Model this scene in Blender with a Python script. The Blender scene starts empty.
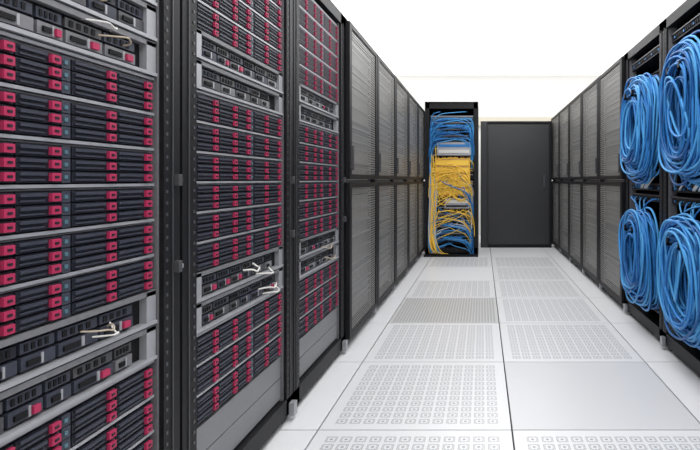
import bpy, math, random
from mathutils import Matrix, Vector
random.seed(7)
sc = bpy.context.scene
sc.view_settings.view_transform = 'Standard'
sc.view_settings.look = 'None'
COL = sc.collection

# ---------------------------------------------------------------- materials
def principled(name, col, rough=0.5, metal=0.0, noise=0.0, nscale=40, spec=0.5):
    m = bpy.data.materials.new(name); m.use_nodes = True
    nt = m.node_tree; b = nt.nodes['Principled BSDF']
    b.inputs['Base Color'].default_value = (*col, 1)
    b.inputs['Roughness'].default_value = rough
    b.inputs['Metallic'].default_value = metal
    b.inputs['Specular IOR Level'].default_value = spec
    if noise > 0:
        tc = nt.nodes.new('ShaderNodeTexCoord'); n = nt.nodes.new('ShaderNodeTexNoise')
        n.inputs['Scale'].default_value = nscale; n.inputs['Detail'].default_value = 3
        mx = nt.nodes.new('ShaderNodeMix'); mx.data_type = 'RGBA'
        mx.inputs[6].default_value = (*[c*(1-noise) for c in col], 1)
        mx.inputs[7].default_value = (*[min(1, c*(1+noise)) for c in col], 1)
        nt.links.new(tc.outputs['Object'], n.inputs['Vector'])
        nt.links.new(n.outputs['Fac'], mx.inputs[0])
        nt.links.new(mx.outputs[2], b.inputs['Base Color'])
    return m

M = {}
M['black'] = principled('rack_black_paint', (0.008, 0.008, 0.010), 0.5, 0, 0.2, spec=0.22)
M['black2'] = principled('rack_dark_interior', (0.007, 0.007, 0.009), 0.7, spec=0.2)
M['edge'] = principled('rack_edge_grey', (0.07, 0.07, 0.078), 0.45, 0.3)
M['silver'] = principled('silver_trim', (0.38, 0.385, 0.415), 0.4, 0.4, 0.15)
M['grey'] = principled('grey_server_face', (0.17, 0.17, 0.185), 0.5, 0.2, 0.25, 60)
M['blank'] = principled('blanking_panel', (0.20, 0.205, 0.215), 0.5, 0.1, 0.08)
M['drive'] = principled('drive_dark', (0.012, 0.013, 0.021), 0.45, spec=0.3)
M['drive2'] = principled('drive_handle', (0.038, 0.042, 0.060), 0.45, spec=0.3)
M['pink'] = principled('drive_latch_magenta', (0.38, 0.026, 0.085), 0.5, spec=0.3)
M['teal'] = principled('led_icon_teal', (0.07, 0.15, 0.19), 0.4)
M['blue'] = principled('blue_cable', (0.028, 0.20, 0.53), 0.45, spec=0.35)
M['blue2'] = principled('blue_cable_light', (0.07, 0.33, 0.68), 0.45, spec=0.35)
M['blue3'] = principled('blue_cable_deep', (0.010, 0.10, 0.31), 0.45, spec=0.35)
M['yellow'] = principled('yellow_cable', (0.90, 0.58, 0.07), 0.5)
M['gold'] = principled('yellow_fibre_box', (0.82, 0.45, 0.04), 0.5)
M['white'] = principled('white_cable', (0.66, 0.65, 0.62), 0.5)
M['tan'] = principled('tan_cable', (0.42, 0.35, 0.27), 0.5)
M['cab'] = principled('cabinet_charcoal', (0.020, 0.021, 0.025), 0.4, 0, 0.2, 8)
M['wall'] = principled('wall_paint', (0.89, 0.88, 0.85), 0.9, 0, 0.01, 5)
M['beige'] = principled('beige_trim', (0.76, 0.72, 0.60), 0.8, 0, 0.03, 5)
M['tilegap'] = principled('tile_gasket', (0.04, 0.04, 0.045), 0.8)
M['srv'] = principled('server_behind_mesh', (0.34, 0.34, 0.33), 0.5, 0.2, 0.4, 25)

class NT:
    def __init__(s, m): s.nt = m.node_tree
    def math(s, op, a, b=None):
        n = s.nt.nodes.new('ShaderNodeMath'); n.operation = op
        for i, v in enumerate((a, b)):
            if v is None: continue
            if isinstance(v, (int, float)): n.inputs[i].default_value = v
            else: s.nt.links.new(v, n.inputs[i])
        return n.outputs[0]

def tile_mat(name, kind, base=(0.74, 0.75, 0.78), dark=(0.36, 0.37, 0.40)):
    m = bpy.data.materials.new(name); m.use_nodes = True
    t = NT(m); nt = m.node_tree; b = nt.nodes['Principled BSDF']
    b.inputs['Roughness'].default_value = 0.32
    uv = nt.nodes.new('ShaderNodeTexCoord'); sep = nt.nodes.new('ShaderNodeSeparateXYZ')
    nt.links.new(uv.outputs['UV'], sep.inputs[0])
    u, v = sep.outputs[0], sep.outputs[1]
    nz = nt.nodes.new('ShaderNodeTexNoise'); nz.inputs['Scale'].default_value = 220
    nt.links.new(uv.outputs['Object'], nz.inputs['Vector'])
    sp = nt.nodes.new('ShaderNodeMix'); sp.data_type = 'RGBA'
    sp.inputs[6].default_value = (*[c*0.86 for c in base], 1); sp.inputs[7].default_value = (*[min(1, c*1.14) for c in base], 1)
    nt.links.new(nz.outputs['Fac'], sp.inputs[0])
    out = sp.outputs[2]
    if kind != 'solid':
        def cell(x, k):
            return t.math('ABSOLUTE', t.math('SUBTRACT', t.math('FRACT', t.math('MULTIPLY', x, k)), 0.5))
        if kind == 'perf':
            n = 12
            up = t.math('DIVIDE', t.math('SUBTRACT', u, 0.06), 0.88); vp = t.math('DIVIDE', t.math('SUBTRACT', v, 0.06), 0.88)
            ch = t.math('MAXIMUM', cell(up, n), cell(vp, n))
            ring = t.math('MULTIPLY', t.math('GREATER_THAN', ch, 0.24), t.math('LESS_THAN', ch, 0.38))
            fin = t.math('LESS_THAN', t.math('MAXIMUM', cell(up, n*5), cell(vp, n*5)), 0.42)
            msk = t.math('MAXIMUM', t.math('MULTIPLY', ring, fin), t.math('LESS_THAN', ch, 0.10))
        else:
            msk = t.math('LESS_THAN', t.math('MAXIMUM', cell(u, 36), cell(v, 36)), 0.27)
        ea = t.math('ABSOLUTE', t.math('SUBTRACT', u, 0.5)); eb = t.math('ABSOLUTE', t.math('SUBTRACT', v, 0.5))
        inner = t.math('LESS_THAN', t.math('MAXIMUM', ea, eb), 0.44 if kind == 'perf' else 0.472)
        msk = t.math('MULTIPLY', msk, inner)
        mx = nt.nodes.new('ShaderNodeMix'); mx.data_type = 'RGBA'
        nt.links.new(msk, mx.inputs[0]); nt.links.new(out, mx.inputs[6])
        mx.inputs[7].default_value = (*dark, 1)
        out = mx.outputs[2]
    nt.links.new(out, b.inputs['Base Color'])
    return m
M['tile'] = tile_mat('floor_tile_solid', 'solid', (0.60, 0.605, 0.625))
M['tilew'] = tile_mat('floor_tile_white', 'solid', (0.74, 0.745, 0.765))
M['perf'] = tile_mat('floor_tile_perforated', 'perf', (0.70, 0.705, 0.725), (0.31, 0.31, 0.33))
M['fine'] = tile_mat('floor_tile_fine_grille', 'fine', (0.55, 0.55, 0.55), (0.22, 0.22, 0.225))

def mesh_door_mat():
    m = bpy.data.materials.new('perforated_steel'); m.use_nodes = True
    t = NT(m); nt = m.node_tree; b = nt.nodes['Principled BSDF']
    b.inputs['Base Color'].default_value = (0.27, 0.265, 0.255, 1)
    b.inputs['Roughness'].default_value = 0.4; b.inputs['Metallic'].default_value = 0.2
    tc = nt.nodes.new('ShaderNodeTexCoord'); sep = nt.nodes.new('ShaderNodeSeparateXYZ')
    nt.links.new(tc.outputs['Object'], sep.inputs[0])
    def cell(x, k):
        return t.math('ABSOLUTE', t.math('SUBTRACT', t.math('FRACT', t.math('MULTIPLY', x, k)), 0.5))
    a = cell(sep.outputs[1], 60); c = cell(sep.outputs[2], 60)
    hole = t.math('LESS_THAN', t.math('ADD', t.math('MULTIPLY', a, a), t.math('MULTIPLY', c, c)), 0.15)
    tr = nt.nodes.new('ShaderNodeBsdfTransparent'); mx = nt.nodes.new('ShaderNodeMixShader')
    nt.links.new(hole, mx.inputs[0]); nt.links.new(b.outputs[0], mx.inputs[1]); nt.links.new(tr.outputs[0], mx.inputs[2])
    nt.links.new(mx.outputs[0], nt.nodes['Material Output'].inputs[0])
    return m
M['mesh'] = mesh_door_mat()

def emis(name, col, s):
    m = bpy.data.materials.new(name); m.use_nodes = True; nt = m.node_tree
    b = nt.nodes['Principled BSDF']; b.inputs['Base Color'].default_value = (0.9, 0.9, 0.9, 1)
    b.inputs['Emission Color'].default_value = (*col, 1); b.inputs['Emission Strength'].default_value = s
    return m
M['ceil'] = emis('ceiling_added_glow', (1, 1, 1), 1.05)  # white ceiling; glow added so it burns out and lights the aisle

# ---------------------------------------------------------------- helpers
class Boxes:
    def __init__(s): s.v = []; s.f = []; s.m = []; s.mats = []
    def add(s, x0, x1, y0, y1, z0, z1, mat):
        if x0 > x1: x0, x1 = x1, x0
        if y0 > y1: y0, y1 = y1, y0
        if z0 > z1: z0, z1 = z1, z0
        b = len(s.v)
        s.v += [(x0,y0,z0),(x1,y0,z0),(x1,y1,z0),(x0,y1,z0),(x0,y0,z1),(x1,y0,z1),(x1,y1,z1),(x0,y1,z1)]
        if mat not in s.mats: s.mats.append(mat)
        k = s.mats.index(mat)
        for q in ((0,3,2,1),(4,5,6,7),(0,1,5,4),(1,2,6,5),(2,3,7,6),(3,0,4,7)):
            s.f.append(tuple(b+i for i in q)); s.m.append(k)
    def build(s, name, bevel=0):
        me = bpy.data.meshes.new(name); me.from_pydata(s.v, [], s.f)
        for k in s.mats: me.materials.append(M[k])
        me.polygons.foreach_set('material_index', s.m); me.update()
        o = bpy.data.objects.new(name, me); COL.objects.link(o)
        if bevel:
            md = o.modifiers.new('bevel', 'BEVEL'); md.width = bevel; md.segments = 2
        return o

def empty(name, loc):
    e = bpy.data.objects.new(name, None); e.location = loc; e.empty_display_size = 0.1
    COL.objects.link(e); return e
def child(o, e):
    o.parent = e; o.matrix_parent_inverse = Matrix.Translation(-Vector(e.location))

def cables(name, paths, mats, r=0.004, res=1):
    cu = bpy.data.curves.new(name, 'CURVE'); cu.dimensions = '3D'
    cu.bevel_depth = r; cu.bevel_resolution = res; cu.resolution_u = 4
    for k in mats: cu.materials.append(M[k])
    for pts, mi, cyc, typ in paths:
        if typ == 'POLY':
            sp = cu.splines.new('POLY'); sp.points.add(len(pts)-1)
            for i, p in enumerate(pts): sp.points[i].co = (*p, 1)
        else:
            sp = cu.splines.new('NURBS'); sp.points.add(len(pts)-1)
            for i, p in enumerate(pts): sp.points[i].co = (*p, 1)
            sp.order_u = 4; sp.use_endpoint_u = True
        sp.use_cyclic_u = cyc; sp.material_index = mi; sp.use_smooth = True
    o = bpy.data.objects.new(name, cu); COL.objects.link(o)
    return o

class Rack:
    """d = depth into rack from its front plane, u = along the row"""
    def __init__(s, side, y0, w, front, H=1.95):
        s.side, s.y0, s.w, s.front, s.H = side, y0, w, front, H
    def X(s, d): return s.front + (d if s.side == 'R' else -d)
    def box(s, B, d0, d1, u0, u1, z0, z1, m):
        B.add(s.X(d0), s.X(d1), s.y0+u0, s.y0+u1, z0, z1, m)

def frame(R, post=0.075, closed_sides=True):
    B = Boxes(); w, H = R.w, R.H; g = 0.006
    for a, b in ((g, post), (w-post, w-g)):
        R.box(B, 0, 0.05, a, b, 0.03, H, 'black')
        R.box(B, 0.85, 0.95, a, b, 0.03, H, 'black')
    for a in (post, w-post-0.008):
        R.box(B, 0.012, 0.06, a, a+0.008, 0.1, H-0.06, 'grey')
    for a in (post*0.45, w-post*0.55):
        R.box(B, -0.003, 0.0, a, a+0.003, 0.1, H-0.05, 'edge')
    z = 0.12
    while z < H-0.1:
        for a in (post-0.018, w-post+0.008):
            R.box(B, -0.0015, 0.0, a, a+0.008, z, z+0.008, 'edge')
        z += 0.0292
    R.box(B, 0, 0.06, g, w-g, H-0.06, H, 'black')
    R.box(B, 0, 0.06, g, w-g, 0.03, 0.10, 'black')
    R.box(B, 0.05, 0.95, g, w-g, H-0.012, H, 'black')
    R.box(B, 0.05, 0.95, g, w-g, 0.03, 0.05, 'black')
    R.box(B, 0.93, 0.95, post, w-post, 0.05, H-0.01, 'black2')
    if closed_sides:
        R.box(B, 0.05, 0.86, g, g+0.012, 0.05, H-0.01, 'black')
        R.box(B, 0.05, 0.86, w-g-0.012, w-g, 0.05, H-0.01, 'black')
    for a in (0.03, w-0.07):
        for d in (0.02, 0.87):
            R.box(B, d, d+0.04, a, a+0.04, 0.0, 0.035, 'edge')
    R.box(B, -0.022, 0, w-0.05, w-0.015, 0.02, 0.075, 'silver')
    return B

U = 0.0875
def drive_unit(R, B, z, a, b, cols=5):
    h = U
    R.box(B, 0.03, 0.75, a, b, z+0.002, z+h-0.002, 'drive')
    R.box(B, 0.016, 0.032, a, b, z+h-0.0075, z+h-0.001, 'silver')
    R.box(B, 0.022, 0.032, a, b, z+h-0.0125, z+h-0.0095, 'grey')
    pitch = (b-a-0.02)/cols
    rows = 3; rh = (h-0.014)/rows
    for c in range(cols):
        u0 = a+0.01+c*pitch
        for r in range(rows):
            z0 = z+0.001+r*rh
            last = (c == 2)
            wv = pitch - (0.030 if last else 0.004)
            R.box(B, 0.016, 0.031, u0, u0+wv, z0+0.0015, z0+rh-0.0015, 'drive')
            R.box(B, 0.012, 0.017, u0+0.006, u0+wv-0.032, z0+rh*0.60, z0+rh*0.84, 'drive2')
            R.box(B, 0.013, 0.017, u0+0.006, u0+wv-0.036, z0+rh*0.22, z0+rh*0.34, 'drive2')
            R.box(B, 0.009, 0.017, u0+wv-0.025, u0+wv-0.004, z0+0.0045, z0+rh-0.0045, 'pink')
            R.box(B, 0.0075, 0.009, u0+wv-0.019, u0+wv-0.010, z0+0.010, z0+rh-0.010, 'drive')
            if last:
                R.box(B, 0.014, 0.031, u0+wv+0.003, u0+wv+0.024, z0+0.001, z0+rh-0.001, 'drive2')
                R.box(B, 0.012, 0.015, u0+wv+0.008, u0+wv+0.016, z0+rh*0.35, z0+rh*0.65, 'teal')

def grey_unit(R, B, z, a, b, rnd):
    h = U
    R.box(B, 0.03, 0.75, a, b, z+0.002, z+h-0.002, 'black2')
    R.box(B, 0.012, 0.032, a, b, z+h-0.014, z+h-0.002, 'grey')
    R.box(B, 0.008, 0.032, a, b, z+0.002, z+0.010, 'silver')
    R.box(B, 0.012, 0.032, a, a+0.035, z+0.002, z+h-0.004, 'silver')
    R.box(B, 0.012, 0.032, b-0.035, b, z+0.002, z+h-0.004, 'silver')
    u = a+0.05
    while u < b-0.12:
        wv = rnd.uniform(0.05, 0.11)
        k = rnd.choice(['drive2', 'drive2', 'grey', 'edge'])
        R.box(B, 0.018, 0.032, u, u+wv, z+0.016, z+0.040, k)
        R.box(B, 0.014, 0.020, u+0.01, u+wv*0.5, z+0.022, z+0.032, 'black2')
        R.box(B, 0.016, 0.020, u+wv*0.55, u+wv*0.62, z+0.018, z+0.038, 'silver')
        R.box(B, 0.020, 0.032, u, u+wv, z+0.046, z+0.066, rnd.choice(['drive', 'edge', 'drive2']))
        for q in range(4):
            R.box(B, 0.018, 0.021, u+wv*(0.1+q*0.2), u+wv*(0.2+q*0.2), z+0.050, z+0.062, 'black2')
        if rnd.random() < 0.25: R.box(B, 0.012, 0.020, u+wv*0.65, u+wv*0.85, z+0.02, z+0.034, 'pink')
        u += wv+0.008

def server_rack(y0, layout, seed):
    rnd = random.Random(seed)
    R = Rack('L', y0, 0.82, -0.80)
    e = empty('server_rack', (-1.25, y0+0.41, 0))
    child(frame(R).build('frame'), e)
    B = Boxes(); a, b = 0.088, 0.732
    for (z0, n, kind) in layout:
        for i in range(n):
            z = z0+i*U
            if kind == 'd': drive_unit(R, B, z, a, b)
            elif kind == 'g': grey_unit(R, B, z, a, b, rnd)
            else:
                R.box(B, 0.02, 0.75, a, b, z+0.001, z+U-0.003, 'blank')
    child(B.build('servers'), e)
    L = Boxes()
    for z in (0.76, 0.985):
        R.box(L, -0.016, 0.0, 0.785, 0.80, z, z+0.03, 'edge')
        R.box(L, -0.012, 0.0, 0.79, 0.812, z+0.008, z+0.02, 'silver' if z < 0.8 else 'black')
    child(L.build('latches', 0.002), e)
    return R, e

layA = [(0.1175, 5, 'd'), (0.555, 2, 'g'), (0.73, 6, 'd'), (1.255, 4, 'g'), (1.605, 3, 'd')]
layB = [(0.11, 2, 'b'), (0.295, 3, 'd'), (0.56, 2, 'g'), (0.735, 6, 'd'), (1.26, 2, 'g'), (1.435, 5, 'd')]
racks = []
for i, lay in enumerate((layA, layB, layB)):
    racks.append(server_rack(0.56+0.82*i, lay, i))

def loose(name, e, R, spots, mats, r=0.003, seed=1):
    rnd = random.Random(seed); P = []
    for (u, z, L) in spots:
        x0 = R.X(0.02); y = R.y0+u
        pts = [(x0, y, z)]
        for k in range(1, 5):
            pts.append((R.X(-0.004-0.012*math.sin(k/4*math.pi)), y+L*k/4+rnd.uniform(-.008, .008), z+rnd.uniform(-0.02, 0.01)))
        pts.append((x0, y+L*1.05, z+rnd.uniform(-0.02, 0.02)))
        P.append((pts, rnd.randrange(len(mats)), False, 'NURBS'))
    child(cables(name, P, mats, r), e)
R, e = racks[0]
loose('patch_leads', e, R, [(0.50, 0.69, 0.07), (0.53, 0.67, 0.05), (0.50, 1.33, 0.08), (0.46, 1.40, 0.09), (0.55, 1.31, 0.07)], ['tan', 'white'], 0.0020, 3)
R, e = racks[1]
loose('patch_leads', e, R, [(0.52, 0.60, 0.12), (0.56, 0.575, 0.1), (0.50, 0.66, 0.10), (0.40, 0.69, 0.07)], ['white', 'white', 'tan'], 0.0032, 6)
R, e = racks[2]
loose('patch_leads', e, R, [(0.5, 0.60, 0.12), (0.45, 0.66, 0.10)], ['white', 'tan'], 0.0032, 7)

# ---------------------------------------------------------------- mesh-door racks
def mesh_rack(side, y0, w, front):
    R = Rack(side, y0, w, front)
    e = empty('mesh_door_server_cabinet', (R.X(0.45), y0+w/2, 0))
    child(frame(R, 0.05).build('frame'), e)
    B = Boxes()
    z = 0.12
    rnd = random.Random(int(y0*100))
    while z < 1.84:
        h = rnd.choice((U/2, U/2, U))
        R.box(B, 0.03, 0.75, 0.06, w-0.06, z+0.002, z+h-0.010, rnd.choice(('srv', 'srv', 'grey', 'srv')))
        R.box(B, 0.015, 0.05, 0.06, w-0.06, z+h-0.014, z+h-0.003, 'silver')
        z += h
    child(B.build('servers'), e)
    D = Boxes(); Md = Boxes()
    for z0, z1 in ((0.07, 0.985), (1.005, 1.93)):
        a, b = 0.012, w-0.012; t = 0.050
        R.box(D, -0.028, -0.003, a, a+t, z0, z1, 'black')
        R.box(D, -0.028, -0.003, b-t, b, z0, z1, 'black')
        R.box(D, -0.028, -0.003, a+t, b-t, z0, z0+t*0.6, 'black')
        R.box(D, -0.028, -0.003, a+t, b-t, z1-t*0.6, z1, 'black')
        R.box(D, -0.030, -0.028, b-0.004, b, z0, z1, 'edge')
        x = R.X(-0.022)
        k = len(Md.v)
        Md.v += [(x, y0+a+t, z0+.02), (x, y0+b-t, z0+.02), (x, y0+b-t, z1-.02), (x, y0+a+t, z1-.02)]
        Md.f.append((k, k+1, k+2, k+3)); Md.m.append(0)
    Md.mats = ['mesh']
    R.box(D, -0.045, -0.028, 0.03, 0.05, 1.06, 1.20, 'edge')
    child(D.build('door_frames', 0.002), e); child(Md.build('door_mesh'), e)
for i in range(3, 8):
    mesh_rack('L', 0.56+0.82*i, 0.82, -0.80)
for i in range(2, 7):
    mesh_rack('R', 2.3+0.8*i, 0.8, 1.08)
mesh_rack('R', 1.5, 0.8, 1.08)

# ---------------------------------------------------------------- open patch racks with blue coils
def patch_rack(y0):
    R = Rack('R', y0, 0.8, 1.08)
    e = empty('patch_panel_rack', (R.X(0.45), y0+0.4, 0))
    child(frame(R, 0.06).build('frame'), e)
    B = Boxes(); a, b = 0.07, 0.73
    for z in (0.16, 0.86, 0.93, 1.80):
        R.box(B, 0.03, 0.5, a, b, z, z+0.045, 'drive')
        R.box(B, 0.022, 0.03, a, b, z+0.038, z+0.045, 'edge')
        for k in range(24):
            u = a+0.02+k*0.026
            R.box(B, 0.024, 0.03, u, u+0.016, z+0.010, z+0.028, 'black2')
            if k % 5 == 2: R.box(B, 0.022, 0.03, u, u+0.012, z+0.012, z+0.024, 'blue')
    for z in (0.30, 0.44, 0.58, 1.10, 1.24, 1.38, 1.52, 1.66):
        R.box(B, 0.12, 0.6, a, b, z, z+0.09, 'black2')
        R.box(B, 0.115, 0.12, a, b, z+0.08, z+0.088, 'edge')
    for z in (0.66, 1.54):
        for u in (0.24, 0.40):
            R.box(B, -0.12, 0.12, u-0.01, u+0.01, z, z+0.012, 'black')
            R.box(B, -0.12, -0.108, u-0.01, u+0.01, z, z+0.04, 'black')
    child(B.build('panels'), e)
    rnd = random.Random(int(y0*10)); P = []
    for k in range(14):
        up = rnd.random() < 0.5
        u = rnd.uniform(0.2, 0.5); z = (1.15 if up else 0.70)+rnd.uniform(-.1, .1)
        u2 = rnd.uniform(a+.03, b-.03); z2 = 0.95 if up else 0.88
        P.append(([(R.X(0.0), y0+u, z), (R.X(-0.03), y0+u, z-0.08*(1 if up else -1)), (R.X(-0.02), y0+u2, z2), (R.X(0.026), y0+u2, z2)], rnd.randrange(2), False, 'NURBS'))
    for k in range(5):
        u = rnd.uniform(0.15, 0.5)
        P.append(([(R.X(0.03), y0+u, 1.05), (R.X(-0.02), y0+u+.03, 0.98), (R.X(-0.03), y0+u+.1, 0.93), (R.X(0.02), y0+u+.15, 0.95)], 2, False, 'NURBS'))
    child(cables('patch_leads', P, ['blue', 'blue2', 'white'], 0.005), e)
    for (zc, hb, n) in ((1.345, 0.335, 74), (0.50, 0.295, 68)):
        paths = []
        for k in range(n):
            f = math.sqrt(rnd.random())
            ra = 0.05+0.23*f; rb = 0.12+(hb-0.12)*f*rnd.uniform(0.9, 1.05)
            yc = y0+0.325+rnd.uniform(-.045, .045); zz = zc+rnd.uniform(-.04, .03)
            dx = rnd.uniform(-0.085, 0.035)*(1.2-0.5*f); ph = rnd.uniform(0, 6.28); tl = rnd.uniform(-.08, .08)
            pts = []
            for j in range(36):
                t = j/36*2*math.pi
                w = 1+0.04*math.sin(2*t+ph)+0.03*math.sin(3*t+ph*2)
                cy = math.copysign(abs(math.cos(t))**0.8, math.cos(t)); sz = math.copysign(abs(math.sin(t))**0.85, math.sin(t))
                y = yc+ra*w*cy+tl*sz; y = min(max(y, y0+0.04), y0+0.69)
                pts.append((R.X(0.0)+dx-0.02*math.cos(t+ph)-0.02, y, zz+rb*w*sz))
            paths.append((pts, rnd.choice((0, 0, 1, 1, 2)), True, 'POLY'))
        cables('blue_cable_coil', paths, ['blue', 'blue2', 'blue3'], 0.0068, 1)
patch_rack(2.3); patch_rack(3.1)

# ---------------------------------------------------------------- end-of-aisle network rack
def network_rack():
    x0, x1, y0, y1, H = -0.76, -0.05, 6.9, 7.6, 2.04
    e = empty('network_rack', ((x0+x1)/2, 7.25, 0))
    B = Boxes()
    for xa in (x0, x1-0.06):
        for ya in (y0, y1-0.06):
            B.add(xa, xa+0.06, ya, ya+0.06, 0, H, 'black')
    B.add(x0, x1, y0, y0+0.05, H-0.09, H, 'black'); B.add(x0, x1, y0, y1, H-0.02, H, 'black')
    B.add(x0, x1, y0, y0+0.05, 0, 0.10, 'black'); B.add(x0, x1, y0, y1, 0.0, 0.03, 'black')
    B.add(x0, x0+0.012, y0, y1, 0, H, 'black'); B.add(x1-0.012, x1, y0, y1, 0, H, 'black')
    B.add(x0, x1, y1-0.02, y1, 0, H, 'black2')
    B.add(x1-0.006, x1, y0-0.004, y0, 0, H, 'edge'); B.add(x0, x0+.006, y0-0.004, y0, 0, H, 'edge')
    B.add(x0, x1, y0-0.16, y0, 0.0, 0.018, 'black2')
    child(B.build('frame'), e)
    S = Boxes(); z = 0.14; i = 0
    while z < 1.88:
        k = ['drive', 'edge', 'drive', 'drive2', 'grey'][i % 5]
        S.add(x0+0.07, x1-0.07, y0+0.10, y0+0.5, z, z+0.06, k)
        S.add(x0+0.07, x1-0.07, y0+0.085, y0+0.10, z+0.05, z+0.062, 'silver')
        for j in range(20):
            u = x0+0.085+j*0.028
            S.add(u, u+0.016, y0+0.094, y0+0.10, z+0.015, z+0.035, 'black2')
            if z > 1.4 and (j*7+i*3) % 4: S.add(u, u+0.014, y0+0.07, y0+0.10, z+0.018, z+0.034, 'blue2')
            elif 0.55 < z < 1.3 and (j*5+i) % 3: S.add(u, u+0.014, y0+0.07, y0+0.10, z+0.018, z+0.034, 'yellow')
        z += 0.0875; i += 1
    S.add(x0+0.16, x1-0.10, y0+0.02, y0+0.10, 1.33, 1.50, 'silver')
    S.add(x0+0.18, x1-0.12, y0+0.01, y0+0.02, 1.36, 1.40, 'white')
    S.add(x0+0.18, x1-0.12, y0+0.01, y0+0.02, 1.44, 1.475, 'blue')
    S.add(x0+0.26, x1-0.12, y0+0.02, y0+0.10, 0.62, 0.76, 'silver')
    S.add(x0+0.28, x1-0.14, y0+0.01, y0+0.02, 0.69, 0.73, 'white')
    S.add(x0+0.28, x1-0.14, y0+0.01, y0+0.02, 0.64, 0.665, 'drive')
    # yellow fibre-management box with bays
    S.add(x0+0.13, x1-0.11, y0+0.03, y0+0.10, 0.79, 1.29, 'gold')
    for q in range(5):
        S.add(x0+0.15, x1-0.13, y0+0.018, y0+0.03, 0.81+q*0.096, 0.88+q*0.096, 'yellow')
        S.add(x0+0.15, x1-0.13, y0+0.016, y0+0.022, 0.888+q*0.096, 0.893+q*0.096, 'tan')
    child(S.build('switches'), e)
    rnd = random.Random(11)
    P = []
    def drape(zlo, zhi, mi, n, sag, side=None):
        for _ in range(n):
            xa = rnd.uniform(x0+0.09, x1-0.09); s = side or rnd.choice((-1, 1))
            xe = (x0+0.05+rnd.uniform(0, .05)) if s < 0 else (x1-0.05-rnd.uniform(0, .05))
            z = 0.165+0.0875*round((rnd.uniform(zlo, zhi)-0.165)/0.0875); zz = z-rnd.uniform(0.01, sag)
            f = y0+rnd.uniform(-0.02, 0.03)
            P.append(([(xa, y0+0.095, z), (xa, f, z-0.005), (xa*0.6+xe*0.4, f-0.01, zz), (xe, f, zz-0.01), (xe, f+.02, zz-rnd.uniform(.1, .4))], mi, False, 'NURBS'))
    drape(1.52, 1.88, 0, 28, 0.06); drape(1.52, 1.9, 1, 26, 0.07); drape(1.52, 1.9, 4, 10, 0.07)
    drape(0.78, 1.28, 2, 26, 0.25); drape(0.95, 1.28, 2, 14, 0.3, -1)
    drape(0.35, 0.58, 3, 6, 0.1); drape(0.17, 0.5, 0, 24, 0.08); drape(0.17, 0.5, 1, 14, 0.08)
    drape(0.45, 0.65, 2, 18, 0.2); drape(0.6, 1.3, 0, 10, 0.3, 1)
    for _ in range(28):
        xx = x0+rnd.uniform(0.05, 0.15)
        mi = rnd.choice((2, 2, 2, 5, 0, 1))
        P.append(([(xx, y0+.02, 1.15+rnd.uniform(-.2, .3)), (xx+.02, y0-.01, .9), (xx, y0, .5), (xx-.01, y0-.02, .2), (xx+rnd.uniform(-.04, .1), y0-0.06-rnd.uniform(0, .1), 0.024), (xx+rnd.uniform(0, .2), y0-.04, 0.024)], mi, False, 'NURBS'))
    for _ in range(9):
        cx = rnd.uniform(x0+.22, x1-.2); cz = rnd.uniform(.8, 1.1); ra = rnd.uniform(.06, .13)
        P.append(([(cx+ra*math.cos(t/16*6.283), y0+.005+rnd.uniform(-.01, .01), cz+ra*1.5*math.sin(t/16*6.283)) for t in range(16)], 2, True, 'POLY'))
    child(cables('patch_leads', P, ['blue', 'blue2', 'yellow', 'white', 'blue3', 'gold'], 0.0055), e)
network_rack()

# ---------------------------------------------------------------- dark cabinet at the end
C = Boxes()
x0, x1, y0, y1, H = -0.02, 1.03, 7.7, 8.3, 1.87
C.add(x0, x1, y0, y1, 0.0, H, 'cab')
C.add(x0, x0+0.09, y0-0.03, y0, 0.0, H, 'cab')
C.add(x0+0.09, x0+0.098, y0-0.034, y0, 0.0, H, 'edge')
C.add(x0+0.11, x1-0.04, y0-0.02, y0, 0.05, H-0.05, 'cab')
C.add(x0+0.09, x1, y0-0.028, y0, H-0.035, H, 'black')
C.add(x0+0.09, x1, y0-0.028, y0, 0.0, 0.035, 'black')
C.add(x1-0.03, x1, y0-0.03, y0, 0.0, H, 'black')
C.add(x1-0.12, x1-0.095, y0-0.05, y0-0.02, 0.90, 1.08, 'edge')
C.build('storage_cabinet', 0.003)

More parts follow.
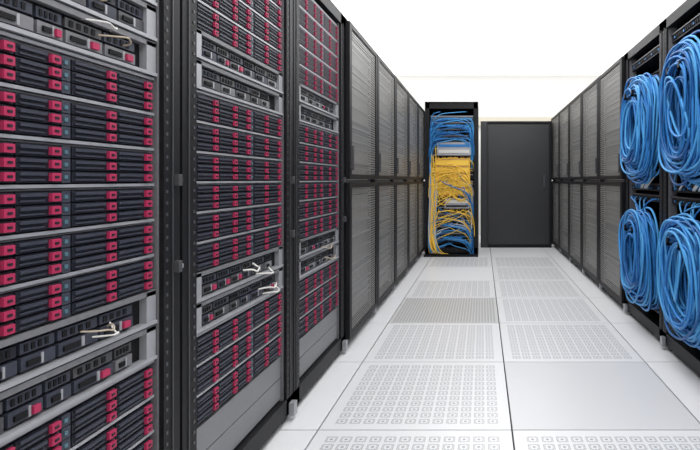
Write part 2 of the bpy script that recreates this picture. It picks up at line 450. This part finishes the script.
# ---------------------------------------------------------------- room
T = 0.776
def floor():
    B = Boxes()
    tx0, ty0 = -0.656, 2.076
    pats = {}
    for c, r, k in ((0,-1,'perf'),(1,-1,'perf'),(0,0,'perf'),(1,0,'tile'),(0,1,'perf'),(1,1,'perf'),(0,2,'fine'),(1,2,'perf'),
                    (0,3,'perf'),(1,3,'perf'),(0,4,'tilew'),(1,4,'perf'),(0,5,'perf'),(1,5,'perf'),(0,6,'tilew'),(1,6,'tilew')):
        pats[(c, r)] = k
    B.add(-2.6, 3.0, -2.6, 9.4, -0.08, -0.02, 'tilegap')
    for c in range(-3, 5):
        for r in range(-7, 10):
            xa = tx0+c*T; ya = ty0+r*T; g = 0.0035
            X0, X1, Y0, Y1 = max(xa+g, -2.6), min(xa+T-g, 3.0), max(ya+g, -2.6), min(ya+T-g, 9.4)
            if X0 >= X1 or Y0 >= Y1: continue
            B.add(X0, X1, Y0, Y1, -0.03, 0.0, pats.get((c, r), 'tilew'))
    o = B.build('floor'); me = o.data; uv = me.uv_layers.new(name='UVMap')
    for p in me.polygons:
        cx = sum(me.vertices[v].co.x for v in p.vertices)/4; cy = sum(me.vertices[v].co.y for v in p.vertices)/4
        ic = math.floor((cx-tx0)/T); ir = math.floor((cy-ty0)/T)
        for li in p.loop_indices:
            q = me.vertices[me.loops[li].vertex_index].co
            uv.data[li].uv = ((q.x-tx0)/T-ic, (q.y-ty0)/T-ir)
floor()
CH = 2.9
def slab(n, a, m):
    B = Boxes(); B.add(*a, m); return B.build(n)
slab('ceiling', (-2.7, 3.1, -2.7, 9.5, CH, CH+0.1), 'ceil')
slab('wall_back', (-2.7, 3.1, 9.4, 9.5, -0.08, CH), 'wall')
slab('wall_front', (-2.7, 3.1, -2.7, -2.6, -0.08, CH), 'wall')
slab('wall_left', (-2.7, -2.6, -2.6, 9.4, -0.08, CH), 'wall')
slab('wall_right', (3.0, 3.1, -2.6, 9.4, -0.08, CH), 'wall')
slab('trim_1', (-2.6, 3.0, 9.36, 9.4, 1.98, 2.14), 'beige')

def area(name, loc, sx, sy, p):
    l = bpy.data.lights.new(name, 'AREA'); l.shape = 'RECTANGLE'; l.size = sx; l.size_y = sy; l.energy = p
    l.color = (1, 1, 1)
    o = bpy.data.objects.new(name, l); o.location = loc; COL.objects.link(o)
for y, p in ((0.2, 24), (2.4, 24), (4.6, 24), (6.8, 24), (8.75, 16)):
    area('ceiling_fill', (0.15, y, CH-0.02), 1.2 if y < 8 else 4.0, 1.2 if y < 8 else 0.8, p)  # fill lamps added below the ceiling for punch; last one brightens the back

w = bpy.data.worlds.new('World'); sc.world = w; w.use_nodes = True
w.node_tree.nodes['Background'].inputs[0].default_value = (1, 1, 1, 1)
w.node_tree.nodes['Background'].inputs[1].default_value = 0.5

cam = bpy.data.cameras.new('Camera'); co = bpy.data.objects.new('Camera', cam); COL.objects.link(co)
co.location = (0, 0, 1.0); co.rotation_euler = (math.radians(90), 0, 0)
cam.sensor_width = 36; cam.lens = 519/700*36
cam.shift_x = -132/700; cam.shift_y = -45/700
cam.clip_start = 0.02
sc.camera = co
